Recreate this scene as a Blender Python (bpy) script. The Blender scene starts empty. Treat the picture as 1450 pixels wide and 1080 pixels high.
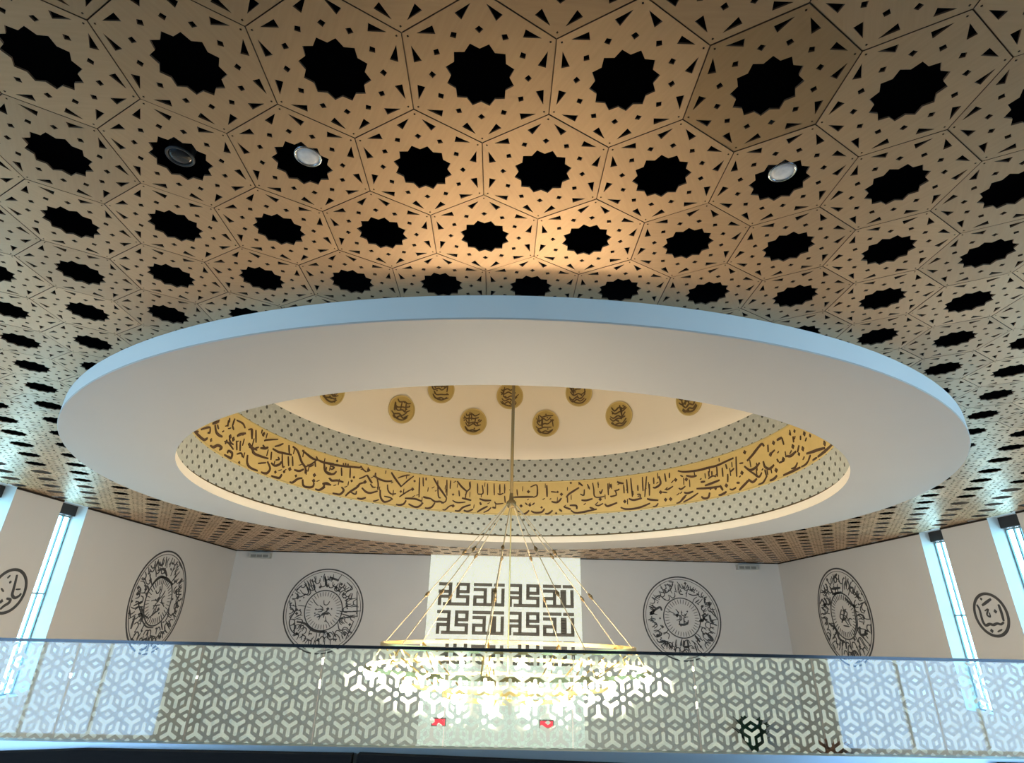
import bpy, bmesh, math, random
from mathutils import Vector, Matrix, Euler

scene = bpy.context.scene
C = scene.collection

# ------------------------------------------------------------------ camera
cam_data = bpy.data.cameras.new('camera')
cam_data.sensor_fit = 'HORIZONTAL'
cam_data.sensor_width = 36.0
cam_data.lens = 782.225 * 36.0 / 1450.0
cam_data.clip_start = 0.05
cam_data.clip_end = 200
cam = bpy.data.objects.new('camera', cam_data)
C.objects.link(cam)
R_right = Vector((0.9994211, -0.02723898, 0.02038395))
R_down = Vector((0.02962553, 0.40220424, -0.91507053))
R_fwd = Vector((0.01672707, 0.91514468, 0.40277838))
m = Matrix((R_right, -R_down, -R_fwd)).transposed()
cam.matrix_world = m.to_4x4()
scene.camera = cam

# ------------------------------------------------------------------ sky, exposure
world = bpy.data.worlds.new('sky')
scene.world = world
world.use_nodes = True
wn = world.node_tree
wn.nodes.clear()
wo = wn.nodes.new('ShaderNodeOutputWorld')
wb = wn.nodes.new('ShaderNodeBackground')
wt = wn.nodes.new('ShaderNodeTexCoord')
ws = wn.nodes.new('ShaderNodeSeparateXYZ')
wr = wn.nodes.new('ShaderNodeValToRGB')
wr.color_ramp.elements[0].position = 0.45
wr.color_ramp.elements[0].color = (0.62, 0.75, 0.86, 1)
wr.color_ramp.elements[1].position = 0.95
wr.color_ramp.elements[1].color = (0.33, 0.62, 1.0, 1)
wmr = wn.nodes.new('ShaderNodeMapRange')
wmr.inputs[1].default_value = -1
wmr.inputs[2].default_value = 1
wn.links.new(wt.outputs['Generated'], ws.inputs[0])
wn.links.new(ws.outputs['Z'], wmr.inputs[0])
wn.links.new(wmr.outputs[0], wr.inputs[0])
wn.links.new(wr.outputs[0], wb.inputs[0])
SKY = 20.0
wb.inputs[1].default_value = SKY
wn.links.new(wb.outputs[0], wo.inputs[0])

vs = scene.view_settings
scene.display_settings.display_device = 'sRGB'
vs.view_transform = 'Standard'
vs.look = 'None'
vs.gamma = 1.0
vs.use_curve_mapping = False
vs.exposure = 0.13
BULB = 265.0

scene.cycles.max_bounces = 8
scene.cycles.diffuse_bounces = 4
scene.cycles.glossy_bounces = 4
scene.cycles.transmission_bounces = 6
scene.cycles.transparent_max_bounces = 12
scene.cycles.sample_clamp_indirect = 6.0
scene.cycles.caustics_reflective = False
scene.cycles.caustics_refractive = False

def portal(name, loc, rot, sx, sy):
    # a sampling portal in a window opening: gives no light of its own
    l = bpy.data.lights.new(name, 'AREA')
    l.shape = 'RECTANGLE'
    l.size, l.size_y = sx, sy
    l.cycles.is_portal = True
    o = bpy.data.objects.new(name, l)
    o.location = loc
    o.rotation_euler = rot
    C.objects.link(o)

# ------------------------------------------------------------------ room measures (metres, camera at the origin)
H = 3.5                       # ceiling panels
XL, XR = -14.55, 15.9         # side walls
YB, YF = 32.4, -2.0           # back wall, wall behind the camera
ZF = -6.0                     # hall floor
ZM = -2.6                    # mezzanine floor
AX, AY = 0.348, 15.934          # axis of ring, dome and chandelier
A = 1.00861                   # lattice spacing of the ceiling
OX, OY = -2.74094, 1.80808
SLOTS_L = [(9.4, 10.6), (12.58, 13.78), (15.75, 16.95), (18.92, 20.12)]
SLOTS_R = [(10.45, 11.55), (13.6, 14.7), (16.75, 17.85), (19.9, 21.0)]
SLOT_Z = -2.3
WT = 0.55                     # wall thickness
REAR = [(-14.2, -7.75), (8.2, 15.5)]
REAR_Z = (-2.58, 3.0)
REAR_MID = 0.9
for (y0, y1) in SLOTS_L:
    portal('portal', (XL - 0.52, (y0 + y1) / 2, (SLOT_Z + H) / 2), (0, -math.pi / 2, 0), H - SLOT_Z, y1 - y0)
for (y0, y1) in SLOTS_R:
    portal('portal', (XR + 0.52, (y0 + y1) / 2, (SLOT_Z + H) / 2), (0, math.pi / 2, 0), H - SLOT_Z, y1 - y0)
for (x0, x1) in REAR:
    portal('portal', ((x0 + x1) / 2, YF - 0.3, sum(REAR_Z) / 2), (math.pi / 2, 0, 0), x1 - x0, REAR_Z[1] - REAR_Z[0])

# ------------------------------------------------------------------ materials
def mat(name, col=(0.8, 0.8, 0.8), rough=0.5, metal=0.0, spec=0.5, emit=None, estr=0.0):
    mt = bpy.data.materials.new(name)
    mt.use_nodes = True
    b = mt.node_tree.nodes['Principled BSDF']
    b.inputs['Base Color'].default_value = (*col, 1)
    b.inputs['Roughness'].default_value = rough
    b.inputs['Metallic'].default_value = metal
    b.inputs['Specular IOR Level'].default_value = spec
    if emit:
        b.inputs['Emission Color'].default_value = (*emit, 1)
        b.inputs['Emission Strength'].default_value = estr
    return mt

def noise_col(mt, c1, c2, scale=8.0, stretch=(1, 1, 1), detail=3.0, coords='Object', bump=0.0):
    nt = mt.node_tree
    b = nt.nodes['Principled BSDF']
    tc = nt.nodes.new('ShaderNodeTexCoord')
    mp = nt.nodes.new('ShaderNodeMapping')
    mp.inputs['Scale'].default_value = stretch
    nz = nt.nodes.new('ShaderNodeTexNoise')
    nz.inputs['Scale'].default_value = scale
    nz.inputs['Detail'].default_value = detail
    mx = nt.nodes.new('ShaderNodeMix')
    mx.data_type = 'RGBA'
    mx.inputs[6].default_value = (*c1, 1)
    mx.inputs[7].default_value = (*c2, 1)
    nt.links.new(tc.outputs[coords], mp.inputs[0])
    nt.links.new(mp.outputs[0], nz.inputs['Vector'])
    nt.links.new(nz.outputs['Fac'], mx.inputs[0])
    nt.links.new(mx.outputs[2], b.inputs['Base Color'])
    if bump:
        bp = nt.nodes.new('ShaderNodeBump')
        bp.inputs['Strength'].default_value = bump
        nt.links.new(nz.outputs['Fac'], bp.inputs['Height'])
        nt.links.new(bp.outputs[0], b.inputs['Normal'])
    return mx

M = {}
M['wall'] = mat('wall_paint', (0.52, 0.49, 0.47), 0.6)
noise_col(M['wall'], (0.60, 0.575, 0.56), (0.64, 0.61, 0.59), 0.6)
M['plaster'] = mat('ring_plaster', (0.62, 0.59, 0.56), 0.65)
noise_col(M['plaster'], (0.46, 0.45, 0.44), (0.50, 0.485, 0.47), 0.5)
M['rim'] = mat('ring_rim_daylit_white', (0.78, 0.80, 0.82), 0.5)  # paler than the soffit: daylight on the rim is put into its colour
M['dome'] = mat('dome_plaster', (0.66, 0.56, 0.44), 0.7)
noise_col(M['dome'], (0.82, 0.735, 0.61), (0.86, 0.77, 0.64), 0.4)
M['lip'] = mat('lip_plaster', (0.88, 0.80, 0.68), 0.6)
M['void'] = mat('ceiling_void_black', (0.004, 0.004, 0.005), 0.95, spec=0.0)
M['floor'] = mat('hall_floor', (0.42, 0.38, 0.33), 0.5)
noise_col(M['floor'], (0.50, 0.45, 0.39), (0.55, 0.50, 0.43), 3.0)
M['mezz'] = mat('mezzanine_stone', (0.30, 0.33, 0.36), 0.03, spec=1.0)
noise_col(M['mezz'], (0.10, 0.11, 0.125), (0.13, 0.145, 0.16), 2.0)
M['wood'] = mat('ceiling_wood_veneer', (0.36, 0.26, 0.17), 0.40, 0.62, spec=0.8)
nt = M['wood'].node_tree
mxw = noise_col(M['wood'], (0.51, 0.325, 0.175), (0.62, 0.41, 0.23), 3.0, (1.2, 14, 1), 4.0)
oi = nt.nodes.new('ShaderNodeObjectInfo')
hv = nt.nodes.new('ShaderNodeHueSaturation')
mr = nt.nodes.new('ShaderNodeMapRange')
mr.inputs[3].default_value = 0.88
mr.inputs[4].default_value = 1.08
nt.links.new(oi.outputs['Random'], mr.inputs[0])
nt.links.new(mr.outputs[0], hv.inputs['Value'])
nt.links.new(mxw.outputs[2], hv.inputs['Color'])
nt.links.new(hv.outputs[0], nt.nodes['Principled BSDF'].inputs['Base Color'])
M['wood_tilt_shade'] = M['wood'].copy()  # same veneer, darkened to paint in the lost gloss of a tilted panel
M['wood_tilt_shade'].name = 'ceiling_veneer_tilt_shade'
for q in M['wood_tilt_shade'].node_tree.nodes:
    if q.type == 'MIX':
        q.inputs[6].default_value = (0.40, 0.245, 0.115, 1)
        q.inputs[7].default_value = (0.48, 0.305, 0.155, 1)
M['woodcut'] = mat('panel_cut_edge', (0.10, 0.055, 0.03), 0.7)
M['batten'] = mat('joint_batten', (0.28, 0.16, 0.08), 0.6)
M['gold'] = mat('gold_metal', (0.72, 0.52, 0.22), 0.3, 1.0)
M['brass_dark'] = mat('antique_brass', (0.25, 0.18, 0.08), 0.45, 0.6)
M['wire'] = mat('pale_gold_wire', (0.50, 0.42, 0.28), 0.45, 0.4)
M['knob'] = mat('brass_turnbuckle', (0.22, 0.15, 0.07), 0.4, 0.6)
M['bulb'] = mat('lit_bulb', (1, 0.9, 0.7), 0.3, emit=(1.0, 0.82, 0.56), estr=BULB)
M['ink'] = mat('black_lettering', (0.055, 0.053, 0.055), 0.6)
M['brown_ink'] = mat('brown_lettering', (0.075, 0.036, 0.016), 0.55)
M['band_gold'] = mat('gold_inscription_ground', (0.60, 0.39, 0.13), 0.55)
noise_col(M['band_gold'], (0.60, 0.43, 0.155), (0.67, 0.49, 0.19), 5.0)
M['disc_gold'] = mat('gold_roundel_ground', (0.50, 0.36, 0.11), 0.45)
M['disc_edge'] = mat('gold_roundel_edge', (0.58, 0.44, 0.17), 0.4)
M['disc_ink'] = mat('roundel_brown', (0.12, 0.07, 0.02), 0.5)
M['white_metal'] = mat('white_window_frame', (0.78, 0.80, 0.80), 0.4)
M['teal_metal'] = mat('grey_teal_window_frame', (0.16, 0.26, 0.29), 0.4)
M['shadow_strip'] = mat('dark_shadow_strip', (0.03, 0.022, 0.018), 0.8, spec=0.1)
M['black'] = mat('black_blind_box', (0.012, 0.012, 0.014), 0.5)
M['steel'] = mat('dark_anodised_rail', (0.02, 0.024, 0.03), 0.18, 0.0)
M['kerb'] = mat('satin_aluminium_channel', (0.55, 0.62, 0.68), 0.35, 0.7)
M['dark_panel'] = mat('dark_timber_cladding', (0.022, 0.018, 0.018), 0.85, spec=0.15)
noise_col(M['dark_panel'], (0.016, 0.013, 0.013), (0.028, 0.023, 0.022), 6.0, (1, 1, 8))
M['grey_box'] = mat('pale_grey_housing', (0.42, 0.42, 0.40), 0.5)
M['dark_grille'] = mat('dark_grille', (0.20, 0.20, 0.19), 0.6)
M['red'] = mat('red_led', (0.6, 0.02, 0.03), 0.4, emit=(1.0, 0.04, 0.06), estr=1.6)
M['pot'] = mat('terracotta_pot', (0.30, 0.15, 0.09), 0.7)
M['green'] = mat('dark_green_leaf', (0.006, 0.045, 0.022), 0.45)
M['brown_leaf'] = mat('red_brown_leaf', (0.34, 0.17, 0.10), 0.6)
M['can'] = mat('downlight_can', (0.03, 0.03, 0.03), 0.5)
M['lens'] = mat('downlight_lens', (0.75, 0.74, 0.72), 0.35, emit=(1.0, 0.97, 0.92), estr=0.08)
noise_col(M['lens'], (0.35, 0.35, 0.34), (0.95, 0.94, 0.92), 14.0)
M['lens_off'] = mat('downlight_lens_off', (0.02, 0.02, 0.022), 0.15)
M['chrome'] = mat('downlight_trim', (0.5, 0.5, 0.5), 0.25, 1.0)

# backlit prayer-wall panel: gives off its own soft light
M['panel'] = mat('backlit_panel', (0.72, 0.72, 0.66), 0.5, emit=(0.93, 1.0, 0.86), estr=0.42)
nt = M['panel'].node_tree
tc = nt.nodes.new('ShaderNodeTexCoord')
vo = nt.nodes.new('ShaderNodeTexVoronoi')
vo.feature = 'DISTANCE_TO_EDGE'
vo.inputs['Scale'].default_value = 5.0
rp = nt.nodes.new('ShaderNodeValToRGB')
rp.color_ramp.elements[0].position = 0.03
rp.color_ramp.elements[0].color = (0.55, 0.55, 0.50, 1)
rp.color_ramp.elements[1].position = 0.12
rp.color_ramp.elements[1].color = (0.74, 0.74, 0.68, 1)
nt.links.new(tc.outputs['Object'], vo.inputs['Vector'])
nt.links.new(vo.outputs['Distance'], rp.inputs[0])
nt.links.new(rp.outputs[0], nt.nodes['Principled BSDF'].inputs['Base Color'])
M['kufic'] = mat('kufic_letter', (0.17, 0.145, 0.11), 0.55)

# patterned mosaic band: printed dots on a diagonal lattice (UV in lattice cells)
M['mosaic'] = mat('mosaic_band', (0.34, 0.35, 0.31), 0.5)
nt = M['mosaic'].node_tree
uvn = nt.nodes.new('ShaderNodeUVMap')
uvn.uv_map = 'UVMap'
def mathn(op, a, b=None, c=None):
    n = nt.nodes.new('ShaderNodeMath')
    n.operation = op
    for i, v in enumerate((a, b, c)):
        if v is None: continue
        if isinstance(v, (int, float)): n.inputs[i].default_value = v
        else: nt.links.new(v, n.inputs[i])
    return n.outputs[0]
sp = nt.nodes.new('ShaderNodeSeparateXYZ')
nt.links.new(uvn.outputs[0], sp.inputs[0])
ds = []
for sh in (0.0, 0.5):
    fu = mathn('MULTIPLY', mathn('SUBTRACT', mathn('FRACT', mathn('ADD', sp.outputs[0], sh)), 0.5), 0.48)
    fv = mathn('MULTIPLY', mathn('SUBTRACT', mathn('FRACT', mathn('ADD', sp.outputs[1], sh)), 0.5), 0.50)
    ds.append(mathn('SQRT', mathn('ADD', mathn('MULTIPLY', fu, fu), mathn('MULTIPLY', fv, fv))))
dd = mathn('MINIMUM', ds[0], ds[1])
rp = nt.nodes.new('ShaderNodeValToRGB')
rp.color_ramp.elements[0].position = 0.05
rp.color_ramp.elements[0].color = (0.07, 0.07, 0.055, 1)
rp.color_ramp.elements[1].position = 0.075
rp.color_ramp.elements[1].color = (0.47, 0.485, 0.435, 1)
e = rp.color_ramp.elements.new(0.17)
e.color = (0.43, 0.445, 0.40, 1)
e = rp.color_ramp.elements.new(0.2)
e.color = (0.49, 0.50, 0.45, 1)
nt.links.new(dd, rp.inputs[0])
nt.links.new(rp.outputs[0], nt.nodes['Principled BSDF'].inputs['Base Color'])

def glass_mat(name, tint):
    mt = bpy.data.materials.new(name)
    mt.use_nodes = True
    n = mt.node_tree
    n.nodes.clear()
    o = n.nodes.new('ShaderNodeOutputMaterial')
    t = n.nodes.new('ShaderNodeBsdfTransparent')
    t.inputs[0].default_value = (*tint, 1)
    g = n.nodes.new('ShaderNodeBsdfGlossy')
    g.inputs['Roughness'].default_value = 0.0
    f = n.nodes.new('ShaderNodeFresnel')
    # a thin pane does not bend light: use the outside angle on its back face too
    gm = n.nodes.new('ShaderNodeNewGeometry')
    im = n.nodes.new('ShaderNodeMix')
    im.data_type = 'FLOAT'
    im.inputs[2].default_value = 1.5
    im.inputs[3].default_value = 1 / 1.5
    n.links.new(gm.outputs['Backfacing'], im.inputs[0])
    n.links.new(im.outputs[0], f.inputs[0])
    mx = n.nodes.new('ShaderNodeMixShader')
    n.links.new(f.outputs[0], mx.inputs[0])
    n.links.new(t.outputs[0], mx.inputs[1])
    n.links.new(g.outputs[0], mx.inputs[2])
    n.links.new(mx.outputs[0], o.inputs[0])
    return mt
M['glass'] = glass_mat('clear_glass', (0.87, 0.955, 0.965))
M['dimming_glass'] = glass_mat('dimming_glass', (0.47, 0.56, 0.66))  # unseen lower panes; tint added to weaken their reflection in the balustrade
M['window_glass'] = glass_mat('window_glass', (0.86, 0.99, 0.98))
M['slot_glass'] = glass_mat('slot_window_glass', (0.58, 0.78, 0.83))

# etched frit: white, lets light through scattered
mt = bpy.data.materials.new('etched_frit')
mt.use_nodes = True
n = mt.node_tree
n.nodes.clear()
o = n.nodes.new('ShaderNodeOutputMaterial')
df = n.nodes.new('ShaderNodeBsdfDiffuse')
df.inputs[0].default_value = (0.80, 0.83, 0.86, 1)
tl = n.nodes.new('ShaderNodeBsdfTranslucent')
tl.inputs[0].default_value = (0.92, 0.90, 0.84, 1)
rf = n.nodes.new('ShaderNodeBsdfRefraction')
rf.inputs['IOR'].default_value = 1.12
rf.inputs['Roughness'].default_value = 0.4
rf.inputs[0].default_value = (0.92, 0.94, 0.92, 1)
m1 = n.nodes.new('ShaderNodeMixShader')
m1.inputs[0].default_value = 0.62
m2 = n.nodes.new('ShaderNodeMixShader')
m2.inputs[0].default_value = 0.25
n.links.new(df.outputs[0], m1.inputs[1])
n.links.new(tl.outputs[0], m1.inputs[2])
n.links.new(m1.outputs[0], m2.inputs[1])
n.links.new(rf.outputs[0], m2.inputs[2])
n.links.new(m2.outputs[0], o.inputs[0])
M['frit'] = mt

# ------------------------------------------------------------------ helpers
class MB:
    def __init__(self):
        self.v, self.f, self.mi, self.mats, self.uv = [], [], [], [], {}
    def mat(self, m):
        if m not in self.mats: self.mats.append(m)
        return self.mats.index(m)
    def add(self, verts, faces, mi=0):
        b = len(self.v)
        self.v += [tuple(p) for p in verts]
        for f in faces:
            self.f.append([b + i for i in f]); self.mi.append(mi)
    def box(self, x0, x1, y0, y1, z0, z1, mi=0):
        v = [(x0, y0, z0), (x1, y0, z0), (x1, y1, z0), (x0, y1, z0), (x0, y0, z1), (x1, y0, z1), (x1, y1, z1), (x0, y1, z1)]
        self.add(v, [(0, 3, 2, 1), (4, 5, 6, 7), (0, 1, 5, 4), (1, 2, 6, 5), (2, 3, 7, 6), (3, 0, 4, 7)], mi)
    def tube(self, p0, p1, r0, r1=None, n=8, mi=0, caps=True):
        p0, p1 = Vector(p0), Vector(p1)
        r1 = r0 if r1 is None else r1
        d = (p1 - p0).normalized()
        a = Vector((0, 0, 1)) if abs(d.z) < 0.9 else Vector((1, 0, 0))
        u = d.cross(a).normalized(); w = d.cross(u)
        v = []
        for k in range(n):
            t = 2 * math.pi * k / n
            v.append(p0 + r0 * (math.cos(t) * u + math.sin(t) * w))
        for k in range(n):
            t = 2 * math.pi * k / n
            v.append(p1 + r1 * (math.cos(t) * u + math.sin(t) * w))
        f = [(k, (k + 1) % n, n + (k + 1) % n, n + k) for k in range(n)]
        if caps: f += [tuple(range(n))[::-1], tuple(range(n, 2 * n))]
        self.add(v, f, mi)
    def torus(self, c, R, r, n=64, k=8, mi=0):
        v, f = [], []
        for i in range(n):
            t = 2 * math.pi * i / n
            for j in range(k):
                s = 2 * math.pi * j / k
                rr = R + r * math.cos(s)
                v.append((c[0] + rr * math.cos(t), c[1] + rr * math.sin(t), c[2] + r * math.sin(s)))
        for i in range(n):
            for j in range(k):
                f.append((i * k + j, ((i + 1) % n) * k + j, ((i + 1) % n) * k + (j + 1) % k, i * k + (j + 1) % k))
        self.add(v, f, mi)
    def lathe(self, c, prof, n=96, mi=0, closed=False):
        v, f = [], []
        k = len(prof)
        for i in range(n):
            t = 2 * math.pi * i / n
            for r, z in prof:
                v.append((c[0] + r * math.sin(t), c[1] + r * math.cos(t), c[2] + z))
        kk = k if closed else k - 1
        for i in range(n):
            for j in range(kk):
                f.append((i * k + j, ((i + 1) % n) * k + j, ((i + 1) % n) * k + (j + 1) % k, i * k + (j + 1) % k))
        self.add(v, f, mi)
    def sphere(self, c, r, n=10, k=6, mi=0, sz=1.0):
        prof = [(max(1e-4, r * math.sin(math.pi * j / k)), -sz * r * math.cos(math.pi * j / k)) for j in range(k + 1)]
        self.lathe(c, prof, n, mi)
    def build(self, name, m, parent=None, smooth=False, loc=None):
        me = bpy.data.meshes.new(name)
        me.from_pydata(self.v, [], self.f)
        ms = m if isinstance(m, (list, tuple)) else [m]
        for q in ms: me.materials.append(q)
        if len(ms) > 1: me.polygons.foreach_set('material_index', self.mi)
        if smooth: me.polygons.foreach_set('use_smooth', [True] * len(me.polygons))
        me.update()
        o = bpy.data.objects.new(name, me)
        C.objects.link(o)
        if parent:
            o.parent = parent
            # parents are placed empties: keep world coordinates of the verts
            if loc is None: o.matrix_parent_inverse = parent_inv(parent)
        if loc is not None: o.location = loc
        return o

def parent_inv(p):
    # roots are placed empties; their mesh parts sit at the world origin
    return Matrix.Translation(p.location).inverted() if p.parent is None else Matrix.Identity(4)

def tag(o, label=None, cat=None, group=None, kind=None):
    if label: o['label'] = label
    if cat: o['category'] = cat
    if group: o['group'] = group
    if kind: o['kind'] = kind
    return o

def empty(name, loc, label, cat, group=None):
    o = bpy.data.objects.new(name, None)
    o.empty_display_size = 0.2
    o.location = loc
    C.objects.link(o)
    return tag(o, label, cat, group)

def catmull(p, n=5):
    if len(p) < 3: 
        if len(p) == 2:
            return [(p[0][0] + (p[1][0] - p[0][0]) * t / 3, p[0][1] + (p[1][1] - p[0][1]) * t / 3) for t in range(4)]
        return p
    q = [p[0]] + list(p) + [p[-1]]
    out = []
    for i in range(1, len(q) - 2):
        for t in range(n):
            t /= n
            r = []
            for d in (0, 1):
                a, b, c, e = q[i - 1][d], q[i][d], q[i + 1][d], q[i + 2][d]
                r.append(0.5 * (2 * b + (c - a) * t + (2 * a - 5 * b + 4 * c - e) * t * t + (3 * b - a - 3 * c + e) * t ** 3))
            out.append(tuple(r))
    out.append(tuple(p[-1]))
    return out

def stroke(mb, pts, w, fmap, proud=0.02, taper=True, mi=0, closed=False):
    """a raised pen stroke: pts in 2D metres, fmap(u, v, d) -> 3D point standing d proud of the surface"""
    p = pts if closed else catmull(pts)
    n = len(p)
    v, f = [], []
    for i in range(n):
        a = p[(i - 1) % n] if (closed or i) else p[i]
        b = p[(i + 1) % n] if (closed or i < n - 1) else p[i]
        dx, dy = b[0] - a[0], b[1] - a[1]
        l = math.hypot(dx, dy) or 1.0
        nx, ny = -dy / l, dx / l
        k = 1.0
        if taper:
            t = i / (n - 1)
            k = 0.55 + 0.45 * math.sin(math.pi * min(1, max(0, 0.08 + 0.84 * t))) 
        h = w * k / 2
        L = (p[i][0] + nx * h, p[i][1] + ny * h)
        Rr = (p[i][0] - nx * h, p[i][1] - ny * h)
        v += [fmap(*L, 0), fmap(*L, proud), fmap(*Rr, proud), fmap(*Rr, 0)]
    for i in range(n if closed else n - 1):
        j = (i + 1) % n
        for e in range(3):
            f.append((4 * i + e, 4 * j + e, 4 * j + e + 1, 4 * i + e + 1))
    if not closed:
        f += [(0, 1, 2, 3), (4 * n - 1, 4 * n - 2, 4 * n - 3, 4 * n - 4)]
    mb.add(v, f, mi)

def rhomb(mb, c, r, fmap, proud=0.02, mi=0):
    q = [(c[0] - r, c[1]), (c[0], c[1] + r), (c[0] + r, c[1]), (c[0], c[1] - r)]
    mb.add([fmap(*a, 0) for a in q] + [fmap(*a, proud) for a in q],
           [(4, 5, 6, 7), (0, 1, 5, 4), (1, 2, 6, 5), (2, 3, 7, 6), (3, 0, 4, 7)], mi)

def unpack(s):
    out = []
    for tok in s.split(';'):
        n = [int(x) for x in tok[1:].split(',')]
        out.append((tok[0], [(n[i], n[i + 1]) for i in range(0, len(n), 2)]))
    return out

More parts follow.
